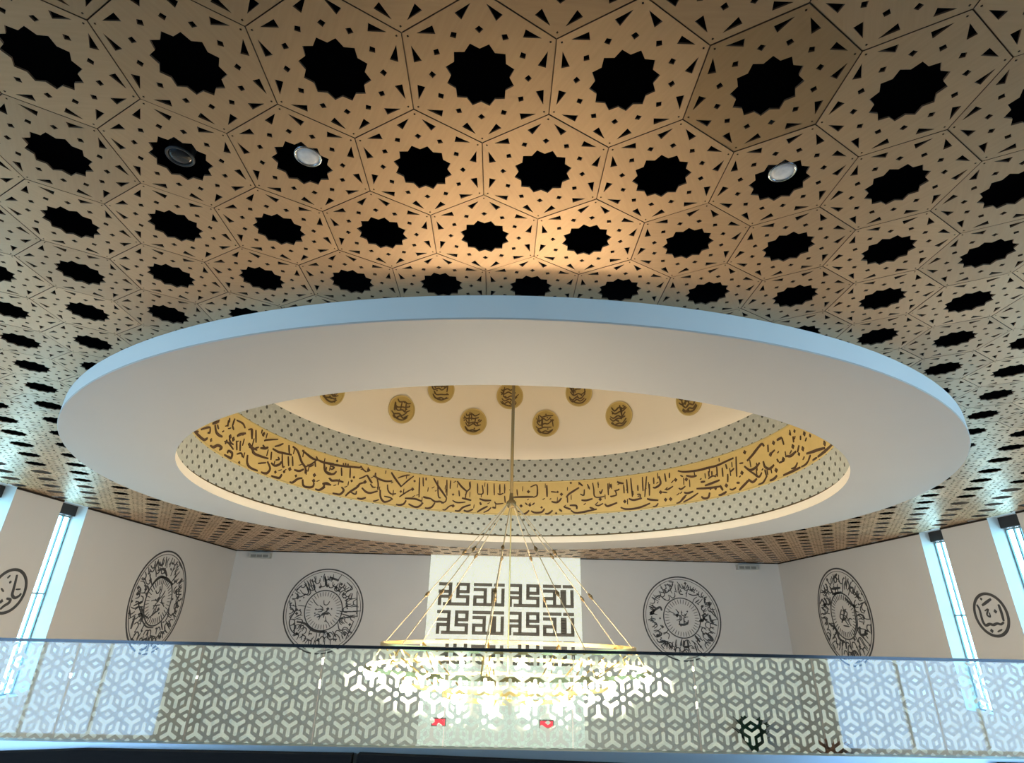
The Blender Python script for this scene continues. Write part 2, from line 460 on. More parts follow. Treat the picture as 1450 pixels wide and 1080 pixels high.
# ---- traced script: k = t thick, p thin, d dot, b big dot
BAND = """t-10477,4143,-10271,4162,-10000,4241,-9747,4388,-9611,4495;p-10249,4330,-10098,4454;p-9991,4559,-9745,4734,-9612,4811;p-9612,4811,-9574,4682,-9654,4632;t-9550,4946,-9313,5137;t-9438,4967,-9319,4816,-9179,4790,-9042,4808;p-9342,5016,-9255,4941;p-8926,5178,-8953,5360;p-8902,5313,-8930,5446;p-8756,5288,-8730,5527;p-8756,5288,-8678,5203;p-8644,5522,-8404,5544,-8283,5451;t-8498,5091,-8399,5189,-8229,5310;b-8747,4948;b-8613,4937;d-9443,4516;p-8910,4726,-8751,4751,-8528,4656;p-8836,4809,-8860,4677;p-8763,4891,-8686,4805,-8567,4786;t-9416,4223,-9278,4385,-9128,4509,-8957,4515,-9028,4425;t-8801,4299,-8665,4273,-8541,4384,-8538,4530,-8684,4540,-8707,4458;p-8348,5011,-8282,4715;p-8487,4947,-8397,4689;p-8366,4579,-8223,4665,-8153,4570;d-8225,4342;p-8160,5460,-8025,5528,-7968,5240;p-7898,5564,-7829,5278;t-8053,5045,-7879,4942,-7799,4847,-7475,4852;p-8032,5080,-7833,4988,-7687,5105;p-8003,4965,-7717,4987;t-7998,4711,-7953,4476,-7817,4327,-7563,4309;d-7632,5558;p-7573,4602,-7439,4682;t-8021,5038,-7868,4932,-7778,4846,-7562,4850,-7303,4880;p-7881,4927,-7699,5094;t-7619,5104,-7468,5157,-7378,5236;p-7565,5230,-7454,5151;d-7606,5599;p-7544,5381,-7475,5439,-7112,5632;p-7899,5585,-7806,5198;p-8060,5531,-7979,5268;p-7164,5356,-7026,5456,-6917,5571;t-7222,5252,-7034,5226,-6883,5249,-6587,5303;p-7239,5140,-7209,4866;t-7178,4776,-7042,4738,-6909,4841,-6866,4950;p-7001,5055,-6951,4996,-7054,4929;p-6893,5232,-6803,4816,-6742,4826;p-6728,5599,-6663,5299;p-6685,5209,-6616,4887;p-6555,5261,-6487,4935;d-6723,4648;d-6340,4637;b-6563,4799;t-7308,4776,-7180,4595,-7235,4422,-7345,4332,-7436,4336;p-7587,4602,-7349,4721;t-7093,4347,-6957,4293,-6828,4402,-6778,4537;d-6991,4537;t-6600,5599,-6421,5508,-6245,5189,-6097,5023,-6065,4813;t-6420,4824,-6263,4840,-6135,4954;t-6284,5591,-6123,5515,-5913,5426,-5744,5432;t-5744,5432,-5524,5410,-5244,5464;p-6101,5049,-5993,5143,-5890,5265,-5771,5451;p-6043,5153,-5964,5112,-5859,5220;p-5821,5546,-5756,5428;p-5829,5344,-5790,5159;t-6494,4320,-6406,4375,-6266,4555,-6132,4626;t-6115,4591,-6058,4380,-5896,4321,-5771,4441,-5756,4584;b-5782,4853;b-5777,4646;t-5689,4356,-5571,4349,-5452,4509,-5444,4624;t-5470,4644,-5238,4657;p-5337,4884,-5213,4836;t-5538,5333,-5459,5102,-5290,5071;t-5670,5404,-5523,5406,-5216,5436,-4852,5491,-4693,5529,-4453,5576,-4420,5652;d-5164,5607;t-5540,5375,-5498,5140,-5372,5044,-5213,5082,-5136,5208;p-5362,5285,-5293,5233,-5223,5332,-5329,5347;p-4967,5597,-4949,5447;p-4897,5620,-4880,5469;p-4825,5617,-4811,5491;p-5006,5403,-4958,5085;p-4739,5488,-4705,5084;p-4419,5639,-4347,5528,-4238,5453;b-4177,5550;p-4428,5136,-4316,5220,-4207,5342;t-4207,5342,-4089,5149,-4021,5061;d-4644,4986;d-4590,5143;b-4240,5057;t-4764,4358,-4665,4534,-4453,4793,-4388,4939,-4237,5031;p-4648,4564,-4482,4505,-4457,4638;t-4409,4370,-4288,4348,-4161,4454;t-4314,4803,-4183,4681,-4043,4663,-3837,4789;p-3903,5304,-3841,5053,-3842,4841;t-3961,5503,-3947,5346,-3820,5271,-3618,5240,-3444,5294;p-4028,5351,-3905,5330;p-4077,5021,-3987,4911,-3909,4930;t-5501,4621,-5367,4686,-5260,4644;t-5313,4901,-5242,4823,-5066,4876,-4882,4867;t-4920,4667,-4838,4564,-4927,4390,-5059,4318,-5155,4366;p-5529,4370,-5407,4527;p-3933,4325,-3861,4393,-3769,4464;t-3764,4859,-3730,4577,-3628,4416,-3513,4439,-3403,4540;p-3626,4626,-3448,4610,-3365,4548;p-3568,5117,-3530,4885,-3421,4762,-3287,4803;p-3180,4691,-3008,4913;t-3492,5643,-3368,5428,-3149,5111;p-3151,5135,-2992,5388,-2814,5636;p-3280,5448,-3129,5568,-2940,5659;d-3152,4917;d-2774,5433;p-3171,4697,-3059,4839,-2929,4985,-2813,5092;b-2812,5080;t-3011,4667,-2717,4696,-2521,4632;t-3251,4373,-3144,4333,-3030,4437,-2971,4591;t-2892,4461,-2711,4336,-2577,4405,-2466,4580;p-2635,5610,-2600,4777;p-2530,5630,-2498,5261;p-2442,5646,-2435,5522;t-2481,4821,-2392,4799,-2252,4784;t-2252,4784,-2124,4680,-1969,4701,-1862,4642;t-2401,4372,-2313,4337,-2198,4450,-2122,4631;t-2213,5662,-2054,5335,-1920,5105,-1787,4874;p-2085,5582,-2034,4939,-1960,4851;p-1815,5650,-1783,4974;p-1700,5641,-1701,5285;p-1787,4874,-1814,4722,-1931,4633;p-1882,4346,-1798,4380,-1684,4541,-1566,4604;b-1582,4565;t-1506,5641,-1356,5405,-1191,5220;p-1120,5687,-1110,5381,-1208,5193,-1233,4938;t-1337,4927,-1197,4892,-1056,4855;p-1609,4797,-1467,4714,-1227,4764;t-1521,4363,-1401,4375,-1287,4535,-1067,4667;t-1265,4413,-1143,4376,-992,4487;d-1603,5047;p-1437,5243,-1409,4994;p-1139,5631,-1112,5378;p-892,5604,-878,5171;p-750,5540,-722,5184,-878,5146;p-594,5629,-581,5119;p-401,5643,-381,5132;p-226,5627,-216,5166;p-85,5634,-78,5223;p-287,5213,-216,5166,-113,5234;t-819,4949,-661,4886,-471,4898;t-798,4800,-759,4678;t-869,4322,-737,4505,-568,4641;p-681,4336,-547,4469,-464,4598;t-429,4600,-325,4581;p-366,4854,-312,4757,-105,4792;p-76,5122,-54,4819;t0,4696,121,4725,276,4704;t185,5067,515,5086,776,5087;b627,5316;p285,5414,306,5134;p687,5521,879,5597,880,5162;b414,4695;b673,4735;p534,4834,604,4734;p742,4735,811,4835;p296,4480,417,4433;t435,4310,538,4360,657,4510;t709,4486,829,4411,1018,4435,1104,4582;d1018,4633;p59,5382,111,5384;p876,5623,894,5188,773,5062;t1174,5590,1181,5081;p1295,5306,1469,5273;d1495,5285;b1607,5178;t1310,4877,1431,4835,1517,4869,1606,5015;t1745,5033,1834,5178,1993,5318,2135,5432;t2121,5661,2241,5498;p1780,5081,1785,4807;p2164,5154,2267,5096,2290,5343;t2193,4891,2331,4868,2523,4924;d1893,5654;p2383,5560,2447,5328;p2541,5593,2569,5315,2579,5042,2681,4958,2873,4986;p2699,5575,2714,5473;p2741,5222,2773,5120,2830,5285;b2748,4877;p2586,4674,2688,4616,2829,4699;t1670,4639,1807,4559,1876,4530;t1844,4692,2033,4669,2048,4521;t1875,4481,2010,4340,2234,4387,2390,4424,2632,4476;t2428,4566,2563,4482;t1532,4546,1617,4444;d1444,4377;t1118,4335,1221,4358,1342,4503;p2996,5511,2996,5020;p3065,5477,3077,5327;p3211,5162,3221,4991,3046,4965;t2877,4673,2942,4569,3065,4604,3241,4678;t3336,4476,3470,4389,3711,4357,3956,4414,4205,4513;t3276,5547,3344,5487,3465,5443;p3173,5170,3297,5201,3316,5247;p3060,4942,3236,4992;p3560,5598,3569,5016;p3686,5625,3701,4852;p3463,5395,3464,5031;b3467,4696;t3593,4797,3729,4718,3974,4749;p3844,4924,3931,4909,3923,4769;p4039,5605,4025,5034;p4164,5603,4064,4792;p3881,5299,3877,5061;p4233,5278,4205,4814;p4372,5510,4364,5251;t4330,5118,4417,5100,4567,5232,4533,5521;b4544,4888;p4596,4878,4734,4827;p4707,4947,4779,4954,4927,5035;p4717,5595,4730,5265;p4860,5582,4845,5377;b5025,5264;t4129,4711,4230,4647,4454,4584;b4672,4566;b4820,4559;p4281,4340,4370,4371,4446,4472;p4980,4349,5089,4393,5207,4545,5302,4613;p5097,4928,5163,4867,5295,4948;t5123,5593,5287,5508,5560,5457,5817,5434,6013,5439,6318,5430,6590,5476,6866,5514;p5182,5402,5251,5330;t5358,5342,5521,5257,5670,5255;b5346,5199;t5772,4980,5900,4970;t5885,4821,6080,4844,6345,4892;t5625,4774,5874,4723,6106,4686,6362,4664;d6039,4666;d6195,4624;b6532,4639;t6343,4694,6408,4504;t5242,4724,5342,4675,5513,4699;p5003,4332,5112,4414,5270,4562;p5192,4371,5429,4474,5651,4601;t5742,4452,5814,4334,5943,4353,6004,4538;t6263,4371,6365,4321,6507,4428;p6014,5040,6151,5101,6253,5045;p6043,5313,6043,5108;p6148,5280,6132,5132;p6313,5381,6295,5032;p6480,5300,6464,4980;p6601,5384,6623,5202;p6624,5028,6589,4745;p6841,5153,6718,5071;p6959,5528,6889,4845;p7036,5255,7148,5238;b7255,5573;b7068,4918;t7289,5258,7524,5406,7810,5617;t7175,5108,7331,4922,7519,4936,7678,5040;p7267,4956,7444,4754,7602,4584;p6623,4492,6704,4445,6819,4483;t6862,4637,6947,4611;t6907,4315,7063,4481,7261,4605;t7242,4635,7359,4504,7507,4570;t7531,5434,7707,5543,7852,5610,7915,5505;b8253,5470;t8386,5497,8562,5502;p8573,5485,8595,5256;b8082,5158;p8099,5176,8249,5236;t7806,5043,7827,4859,7963,4734,8134,4792;b8488,4833;p8325,4790,8464,4784;t8628,4883,8761,4827,8983,4872;b8907,5057;b9256,4833;d9075,4752;p9138,4988,9033,4828;t9363,4641,9617,4586,9852,4538,10170,4450;b9431,5205;b10197,4562;d9645,5046;d10163,4340;t9786,4354,10034,4219,10302,4179,10685,4195;p9364,4420,9499,4539;p9076,4290,9232,4296,9364,4420;t8392,4314,8607,4284,8843,4311,9026,4332;p8704,4455,8847,4446,8959,4539;b8179,4606;t7917,4336,8040,4295,8174,4440;p7530,4315,7694,4386,7851,4553;p7427,4777,7576,4599,7697,4707;p8050,5497,8019,5259;p8271,4933,8304,4823;d8886,5469;d9073,5461;p9552,4279,9685,4268,9729,4292;p9269,5226,9235,5104;p8979,5341,8964,5160;p7811,4766,7827,4562"""
ROUNDELS = {
    'back_left': 't-82,787,-2,578;b9,578;b-162,552;b249,539;b365,630;b457,390;b578,111;b-697,278;b-671,-1;b-656,-86;b706,-312;b613,-543;b-575,-546;b-24,-669;d537,240;d-874,361;d-732,474;d-425,-564;d-248,-539;t36,790,282,717;p-549,632,-442,415;p-510,678,-403,459;p-457,712,-349,482;p-402,736,-310,527;p-774,451,-635,586;p-716,387,-655,301,-524,347;p-763,255,-694,-2,-778,-173,-800,-300,-725,-466,-594,-567;p-664,-298,-632,-609;t-623,-276,-411,-313,-206,-455,-18,-493,163,-490;p412,-21,826,-12;p441,-63,822,-161;p785,463,865,-139;p499,678,660,526,526,480;p675,417,649,264;p670,113,756,158;p404,-276,473,-442,629,-418;p8,-658,66,-595,143,-655;t166,-510,272,-612;p233,-654,436,-650;p-854,124,-816,168;p-893,209,-808,-4;p295,-466,407,-609;p788,-247,661,-645;t-33,-116,29,-72,145,-80;p46,-29,23,-178;b104,37;d-192,20;p-140,-160,-31,-126',
    'back_right': 'b318,668;b168,831;b735,348;b550,283;b-375,632;b-784,104;b-665,-418;b501,-40;b-518,-219;b-123,47;d407,-649;d-676,-163;d-566,-22;d151,153;p-511,608,-357,591,-214,698,-228,781,-384,777;p-265,863,-131,856;p-682,420,-540,525,-416,425;t-818,93,-680,176,-543,240,-506,160;p30,682,-3,578,84,559;p219,583,348,544,506,569;p372,361,492,445;p633,509,640,387;t713,85,739,-55,780,-74;t576,42,520,-59,433,-61;p799,248,939,-31;p728,206,862,48;t552,-335,673,-411,725,-507,598,-490;p492,-297,495,-453;t285,-399,397,-552;p186,-518,304,-612;p-73,-523,-108,-659;t-8,-522,-22,-657,85,-655,78,-520;p-200,-506,-239,-681;p-770,-381,-690,-458,-556,-396,-614,-319;p-694,-496,-636,-573,-398,-549;p-598,-630,-521,-724;p-405,-626,-307,-720;p-827,254,-699,216;p-806,-27,-746,-85;t-100,-151,30,-159,142,-127;p-70,-71,-78,-151;p46,-9,42,-149;p151,-47,142,-127',
    'left': 't-315,577,-99,618,72,494;t-377,285,-240,427,-44,463,369,353;b-26,39;b71,-156;b-815,217;b-783,114;b-556,200;b573,224;b396,-679;d-490,107;d-895,-35;d167,757;d379,706;d380,564;d864,73;d516,60;d-314,-563;d-469,389;p-550,470,-377,285;t-674,-296,-693,-519;p-674,-69,-458,-273;p-977,-200,-810,-318;p449,-80,494,-259,427,-394;p629,-258,814,-163;p-147,-96,91,-68;p-103,-268,61,-178;p-381,-272,-192,-333;p-417,-356,-198,-481,55,-503;p-401,749,-417,613;p-93,825,-91,733;p401,851,609,726;p-801,-114,-581,-24;p6,-651,225,-676;p297,-395,417,-548;p-261,-749,-94,-691;t-682,-798,-379,-968;t-205,-1016,-89,-939,-10,-860;p280,-1038,248,-889,483,-940',
    'right': 't280,570,-87,574;t276,460,-95,479;p391,404,445,139;b369,773;b644,241;b-706,-40;b-655,-323;b-351,-600;b-223,-461;b-452,187;d683,-51;d-698,-557;d-825,422;d-607,696;t107,780,-64,865;t-180,357,-313,260,-484,164;p-426,120,-396,-171,-236,-372;t649,-148,415,-266,351,-451,199,-516;t-500,-215,-480,-369,-723,-343;p894,-414,738,-507;p39,130,145,-32,-12,-80,-150,57,4,106;p76,-195,-130,-217;p-311,586,-456,741;p-518,574,-620,408,-744,313;p735,518,494,507;p878,273,743,368;p662,-552,577,-689;p-954,152,-937,-85;p-843,265,-924,175;p-941,-171,-896,-383;p447,-934,200,-1074,375,-974;p55,-1021,-78,-1099,-292,-957;p-412,-950,-554,-878',
    'small_left': 't141,735,196,411,242,38,287,-158,492,-273,709,-164,762,-61;p381,96,640,123;p-332,549,-232,681;d-93,392;t35,-316,266,-356,239,-504,42,-632,-109,-781;b-206,-447;p-468,98,-275,-37',
    'small_right': 't673,472,590,257,605,-113,594,-334,489,-480,238,-420,30,-456,-214,-396,-416,-432,-607,-338;t-614,445,-644,134,-626,-291;t357,425,39,563,-274,699;b-320,140;p291,177,69,245,230,4,76,-95,63,99;d304,722;b230,-719;p-98,-764,-388,-655',
}

# ------------------------------------------------------------------ structure: floors and walls
def struct(name, mb, m):
    return tag(mb.build(name, m), kind='structure')

mb = MB(); mb.box(XL - WT, XR + WT, YF - 0.6, YB + WT, ZF - 0.3, ZF); struct('floor', mb, M['floor'])
mb = MB(); mb.box(XL, XR, YF, 6.62, ZM - 0.35, ZM); struct('mezzanine_floor', mb, M['mezz'])

def side_wall(name, x0, x1, slots):
    mb = MB()
    edges = [YF - 0.6] + [v for s in slots for v in s] + [YB]
    for i in range(0, len(edges), 2):
        mb.box(x0, x1, edges[i], edges[i + 1], ZF, 4.35)
    for (a, b) in slots:
        mb.box(x0, x1, a, b, ZF, SLOT_Z)
        mb.box(x0, x1, a, b, H + 0.02, 4.35)
    return struct(name, mb, M['wall'])
side_wall('wall_left', XL - WT, XL, SLOTS_L)
side_wall('wall_right', XR, XR + WT, SLOTS_R)
mb = MB(); mb.box(XL - WT, XR + WT, YB, YB + 0.4, ZF, 4.35); struct('wall_back', mb, M['wall'])
mb = MB()
xs = [XL, REAR[0][0], REAR[0][1], REAR[1][0], REAR[1][1], XR]
for i in (0, 2, 4): mb.box(xs[i], xs[i + 1], YF - 0.5, YF, ZF, 4.35)
for (a, b) in REAR:
    mb.box(a, b, YF - 0.5, YF, ZF, REAR_Z[0]); mb.box(a, b, YF - 0.5, YF, REAR_Z[1], 4.35)
struct('wall_front', mb, M['wall'])

# thin dark strips painting in the shadow line where the walls meet the ceiling
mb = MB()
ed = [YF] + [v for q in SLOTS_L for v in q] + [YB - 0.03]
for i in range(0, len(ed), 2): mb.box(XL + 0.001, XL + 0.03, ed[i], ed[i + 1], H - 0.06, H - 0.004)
struct('shadow_line_1', mb, M['shadow_strip'])
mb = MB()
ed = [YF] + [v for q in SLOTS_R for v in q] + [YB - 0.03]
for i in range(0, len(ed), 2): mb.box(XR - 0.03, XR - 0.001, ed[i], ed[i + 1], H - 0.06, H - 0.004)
struct('shadow_line_2', mb, M['shadow_strip'])
mb = MB(); mb.box(XL + 0.03, -3.75, YB - 0.03, YB - 0.001, H - 0.05, H - 0.004); mb.box(4.66, XR - 0.03, YB - 0.03, YB - 0.001, H - 0.05, H - 0.004); struct('shadow_line_3', mb, M['shadow_strip'])

# windows in the slots: white frame, two panes, black blind box at the head
wi = 0
for side, slots in ((-1, SLOTS_L), (1, SLOTS_R)):
    for (a, b) in slots:
        wi += 1
        x = (XL - 0.47) if side < 0 else (XR + 0.47)
        dx = 0.05
        root = bpy.data.objects.new('window_%d' % wi, None)
        root.location = (x, (a + b) / 2, SLOT_Z)
        C.objects.link(root); tag(root, kind='structure')
        mb = MB()
        lo, hi = min(x, x + side * dx), max(x, x + side * dx)
        zt = H - 0.33
        bars = [a, a + 0.27 * (b - a), (a + b) / 2 - 0.025, a + 0.73 * (b - a) - 0.05, b - 0.05]
        for yy in bars:
            mb.box(lo, hi, yy, yy + 0.05, SLOT_Z, zt)
        for zz in (SLOT_Z, 0.6, zt - 0.06):
            mb.box(lo + 0.002, hi - 0.002, a + 0.05, b - 0.05, zz, zz + 0.05)
        mb.build('window_frame', M['teal_metal'], root)
        xm = (lo + hi) / 2
        for (p, q) in [(bars[i] + 0.05, bars[i + 1]) for i in range(4)]:
            mb = MB(); mb.box(xm - 0.004, xm + 0.004, p, q, SLOT_Z + 0.05, zt - 0.06)
            mb.build('pane', M['slot_glass'], root)
        mb = MB(); mb.box(min(x - side * 0.12, x + side * 0.05), max(x - side * 0.12, x + side * 0.05), a + 0.002, b - 0.002, zt, H + 0.01)
        mb.build('blind_box', M['black'], root)
for (a, b) in REAR:
    wi += 1
    root = bpy.data.objects.new('window_%d' % wi, None)
    root.location = ((a + b) / 2, YF - 0.25, REAR_Z[0]); C.objects.link(root); tag(root, kind='structure')
    mb = MB()
    for k in range(5):
        xx = a + (b - a - 0.06) * k / 4
        mb.box(xx, xx + 0.06, YF - 0.29, YF - 0.23, *REAR_Z)
    for zz in (REAR_Z[0], REAR_Z[1] - 0.06): mb.box(a + .06, b - .06, YF - 0.288, YF - 0.232, zz, zz + 0.06)
    mb.build('window_frame', M['white_metal'], root)
    mb = MB(); mb.box(a + .06, b - .06, YF - 0.265, YF - 0.255, REAR_Z[0] + .06, REAR_MID); tag(mb.build('pane', M['dimming_glass'], root), 'lower pane with an added tint that dims its reflection')
    mb = MB(); mb.box(a + .06, b - .06, YF - 0.265, YF - 0.255, REAR_MID, REAR_Z[1] - .06); mb.build('pane', M['window_glass'], root)

# ------------------------------------------------------------------ ceiling: black void deck, hexagon panels under it
bm = bmesh.new()
outer = [bm.verts.new((x, y, 4.2)) for x, y in ((XL, YF), (XR, YF), (XR, YB), (XL, YB))]
inner = [bm.verts.new((AX + 8.9 * math.cos(2 * math.pi * k / 96), AY + 8.9 * math.sin(2 * math.pi * k / 96), 4.2)) for k in range(96)]
for ring in (outer, inner):
    for k in range(len(ring)): bm.edges.new((ring[k], ring[(k + 1) % len(ring)]))
bmesh.ops.triangle_fill(bm, use_beauty=True, edges=bm.edges[:])
res = bmesh.ops.extrude_face_region(bm, geom=bm.faces[:])
for v in res['geom']:
    if isinstance(v, bmesh.types.BMVert): v.co.z += 0.15
me = bpy.data.meshes.new('ceiling'); bm.to_mesh(me); bm.free(); me.materials.append(M['void'])
ceiling = bpy.data.objects.new('ceiling', me); C.objects.link(ceiling); tag(ceiling, kind='structure')

def rot2(p, a): return (p[0] * math.cos(a) - p[1] * math.sin(a), p[0] * math.sin(a) + p[1] * math.cos(a))
def panel_loops():
    gap = 0.0042
    Rc = (A - 2 * gap) / math.sqrt(3)
    hexa = [(Rc * math.sin(math.pi / 3 * k), Rc * math.cos(math.pi / 3 * k)) for k in range(6)]
    loops = []
    star = []
    for k in range(24):
        r = (0.243 if k % 2 == 0 else 0.203) * A
        t = math.radians(15 + 15 * k)
        star.append((r * math.cos(t), r * math.sin(t)))
    loops.append(star)
    kite = [(-0.306, 0.0), (-0.334, 0.027), (-0.356, 0.0), (-0.334, -0.027)]
    for k in range(12): loops.append([rot2((p[0] * A, p[1] * A), math.radians(30 * k)) for p in kite])
    tri = [(-0.452, 0.205), (-0.447, 0.085), (-0.392, 0.10)]
    for k in range(6):
        for s in (1, -1):
            t = [rot2((p[0] * A, s * p[1] * A), math.radians(60 * k)) for p in tri]
            loops.append(t)
    for k in range(6):
        c = rot2((0.0, 0.535 * A), math.radians(60 * k))
        loops.append([(c[0] + 0.0085 * A * math.cos(q), c[1] + 0.0085 * A * math.sin(q)) for q in (0, math.pi / 2, math.pi, 1.5 * math.pi)])
    return hexa, loops
hexa, loops = panel_loops()
TH = 0.016
bm = bmesh.new()
rings = []
for lp in [hexa] + loops:
    vs_ = [bm.verts.new((x, y, 0)) for x, y in lp]
    for k in range(len(vs_)): bm.edges.new((vs_[k], vs_[(k + 1) % len(vs_)]))
    rings.append(vs_)
bmesh.ops.triangle_fill(bm, use_beauty=True, edges=bm.edges[:])
for f in bm.faces:
    if f.normal.z > 0: f.normal_flip()
for i, vs_ in enumerate(rings):
    up = [bm.verts.new((v.co.x, v.co.y, TH)) for v in vs_]
    for k in range(len(vs_)):
        j = (k + 1) % len(vs_)
        f = bm.faces.new((vs_[k], vs_[j], up[j], up[k])); f.material_index = 1
panel_mesh = bpy.data.meshes.new('ceiling_panel'); bm.to_mesh(panel_mesh); bm.free()
panel_mesh.materials.append(M['wood']); panel_mesh.materials.append(M['woodcut'])

def px(P):
    P = Vector(P)
    d = P.dot(R_fwd)
    if d < 0.05: return None
    return (725 + 782.2251 * P.dot(R_right) / d, 540 + 782.2251 * P.dot(R_down) / d, d)

random.seed(4)
cells = []
for r in range(-3, 40):
    for q in range(-40, 70):
        x, y = OX + A * (q - r / 2), OY + A * r * math.sqrt(3) / 2
        if not (XL - 0.5 < x < XR + 0.5 and -0.9 < y < YB + 0.5): continue
        if math.hypot(x - AX, y - AY) < 9.55: continue
        p = px((x, y, H))
        if y < 1.2 and (p is None or not (-700 < p[0] < 2150)): continue
        hidden = math.hypot(x - AX, y - AY) < 9.95
        inside = p and -110 < p[0] < 1560 and -130 < p[1] < 1000
        edge = x < XL + 0.6 or x > XR - 0.6 or y > YB - 0.6
        cells.append(((0 if (inside and not hidden and not edge) else 1), x * x + y * y, x, y, q, r, edge))
cells.sort(key=lambda c: (c[0], c[1]))
parts = [c for c in cells if c[0] == 0][:300]
rest = [c for c in cells if c not in parts]
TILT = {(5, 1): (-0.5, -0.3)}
for (_, _, x, y, q, r, e) in parts:
    o = bpy.data.objects.new('ceiling_panel', panel_mesh)
    C.objects.link(o)
    o.parent = ceiling
    o.location = (x, y, H)
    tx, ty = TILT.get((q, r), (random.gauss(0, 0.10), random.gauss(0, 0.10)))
    if (q, r) == (5, 1):            # tilted panel: its weaker reflection is painted as a darker colour
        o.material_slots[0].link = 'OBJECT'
        o.material_slots[0].material = M['wood_tilt_shade']
        o['label'] = 'tilted ceiling panel, its weaker reflection painted darker'
    o.rotation_euler = (math.radians(tx), math.radians(ty), random.choice((0, 1, 2, 3, 4, 5)) * math.pi / 3)
pv = [v.co.copy() for v in panel_mesh.vertices]
pf = [tuple(p.vertices) for p in panel_mesh.polygons]
pmi = [p.material_index for p in panel_mesh.polygons]
mb = MB()
for (_, _, x, y, q, r, e) in rest:
    if e: continue
    Rm = Euler((math.radians(random.gauss(0, 0.3)), math.radians(random.gauss(0, 0.3)), 0)).to_matrix()
    b = len(mb.v)
    for v in pv:
        w = Rm @ v; mb.v.append((w.x + x, w.y + y, w.z + H))
    for f, i in zip(pf, pmi):
        mb.f.append([b + k for k in f]); mb.mi.append(i)
fld = mb.build('ceiling_panel_field', [M['wood'], M['woodcut']], ceiling); tag(fld, kind='stuff')
# panels cut at the walls
mb = MB()
for (_, _, x, y, q, r, e) in rest:
    if not e: continue
    b = len(mb.v)
    for v in pv: mb.v.append((v.x + x, v.y + y, v.z + H))
    for f, i in zip(pf, pmi):
        mb.f.append([b + k for k in f]); mb.mi.append(i)
cut = mb.build('cut_ceiling_panel', [M['wood'], M['woodcut']], ceiling); tag(cut, kind='stuff')
bm = bmesh.new(); bm.from_mesh(cut.data)
for co, no in (((XL + .004, 0, 0), (-1, 0, 0)), ((XR - .004, 0, 0), (1, 0, 0)), ((0, YB - .004, 0), (0, 1, 0))):
    bmesh.ops.bisect_plane(bm, geom=bm.verts[:] + bm.edges[:] + bm.faces[:], plane_co=co, plane_no=no, clear_outer=True)
bm.to_mesh(cut.data); bm.free()
# brown battens behind the panel joints
mb = MB()
Rc = A / math.sqrt(3)
for (_, _, x, y, q, r, e) in cells:
    if e: continue
    for k in range(6):
        if k >= 3 and random.random() < 2: pass
        a0 = (x + Rc * math.sin(math.pi / 3 * k), y + Rc * math.cos(math.pi / 3 * k))
        a1 = (x + Rc * math.sin(math.pi / 3 * (k + 1)), y + Rc * math.cos(math.pi / 3 * (k + 1)))
        if k >= 3 and y < 28 and y > 1.5: continue
        dx, dy = (a1[0] - a0[0]) / Rc, (a1[1] - a0[1]) / Rc
        w = 0.02
        z = H + TH + 0.002
        mb.add([(a0[0] - dy * w, a0[1] + dx * w, z), (a1[0] - dy * w, a1[1] + dx * w, z), (a1[0] + dy * w, a1[1] - dx * w, z), (a0[0] + dy * w, a0[1] - dx * w, z)], [(0, 1, 2, 3)])
bt = mb.build('joint_batten', M['batten'], ceiling); tag(bt, kind='stuff')
# plain veneer sheet over the rear of the mezzanine, out of the photograph
mb = MB(); mb.box(XL, XR, YF, -0.9, H, H + 0.03); mb.build('rear_ceiling_sheet', M['wood'], ceiling)

# ------------------------------------------------------------------ ring under the ceiling
RO, RI = 10.47, 8.474
ring = empty('ceiling_ring', (AX, AY, 3.2), 'wide white flat ring hung under the wooden ceiling, framing the dome opening', 'ceiling ring')
mb = MB(); mb.lathe((AX, AY, 0), [(RO, 3.198), (RO, 3.497)], 160); mb.build('rim', M['rim'], ring, True)
mb = MB(); mb.lathe((AX, AY, 0), [(RI, 3.224), (RO - 0.012, 3.183), (RO, 3.198)], 240); mb.build('soffit', M['plaster'], ring)
mb = MB(); mb.lathe((AX, AY, 0), [(RO, 3.497), (RI + 0.16, 3.497)], 160); mb.build('top_sheet', M['plaster'], ring, True)
mb = MB(); mb.lathe((AX, AY, 0), [(RI, 3.224), (RI + 0.01, 3.224), (RI + 0.05, 3.477), (RI + 0.10, 3.497), (RI + 0.16, 3.497)], 240)
tag(mb.build('inner_lip', M['lip'], ring), 'cream inner lip of the ring')

# ------------------------------------------------------------------ dome with its bands
RD = 8.617
dome = empty('dome', (AX, AY, 3.51), 'cream dome above the ring, with patterned and inscribed gold bands round its foot', 'dome')
ZB = [3.551, 4.421, 5.874, 6.908]
n = 160
def band(name, z0, z1, m, r0, r1, uvs=None):
    me = bpy.data.meshes.new(name)
    v, f = [], []
    for i in range(n + 1):
        t = 2 * math.pi * i / n
        for r, z in ((r0, z0), (r1, z1)):
            v.append((AX + r * math.sin(t), AY + r * math.cos(t), z))
    for i in range(n): f.append((2 * i, 2 * i + 2, 2 * i + 3, 2 * i + 1))
    me.from_pydata(v, [], f)
    me.materials.append(m)
    uv = me.uv_layers.new(name='UVMap')
    for p in me.polygons:
        p.use_smooth = True
        for li in p.loop_indices:
            vi = me.loops[li].vertex_index
            i, k = vi // 2, vi % 2
            uv.data[li].uv = (110.0 * i / n, (z1 - z0) / 0.5 * k if uvs is None else uvs * k)
    o = bpy.data.objects.new(name, me); C.objects.link(o)
    o.parent = dome; o.matrix_parent_inverse = parent_inv(dome)
    return o
tag(band('lower_mosaic_band', ZB[0], ZB[1], M['mosaic'], RD, RD, 2.0), 'grey mosaic band with dark dots below the inscription')
insc = band('inscription_band', ZB[1], ZB[2], M['band_gold'], RD, RD)
tag(insc, 'gold band with brown calligraphy')
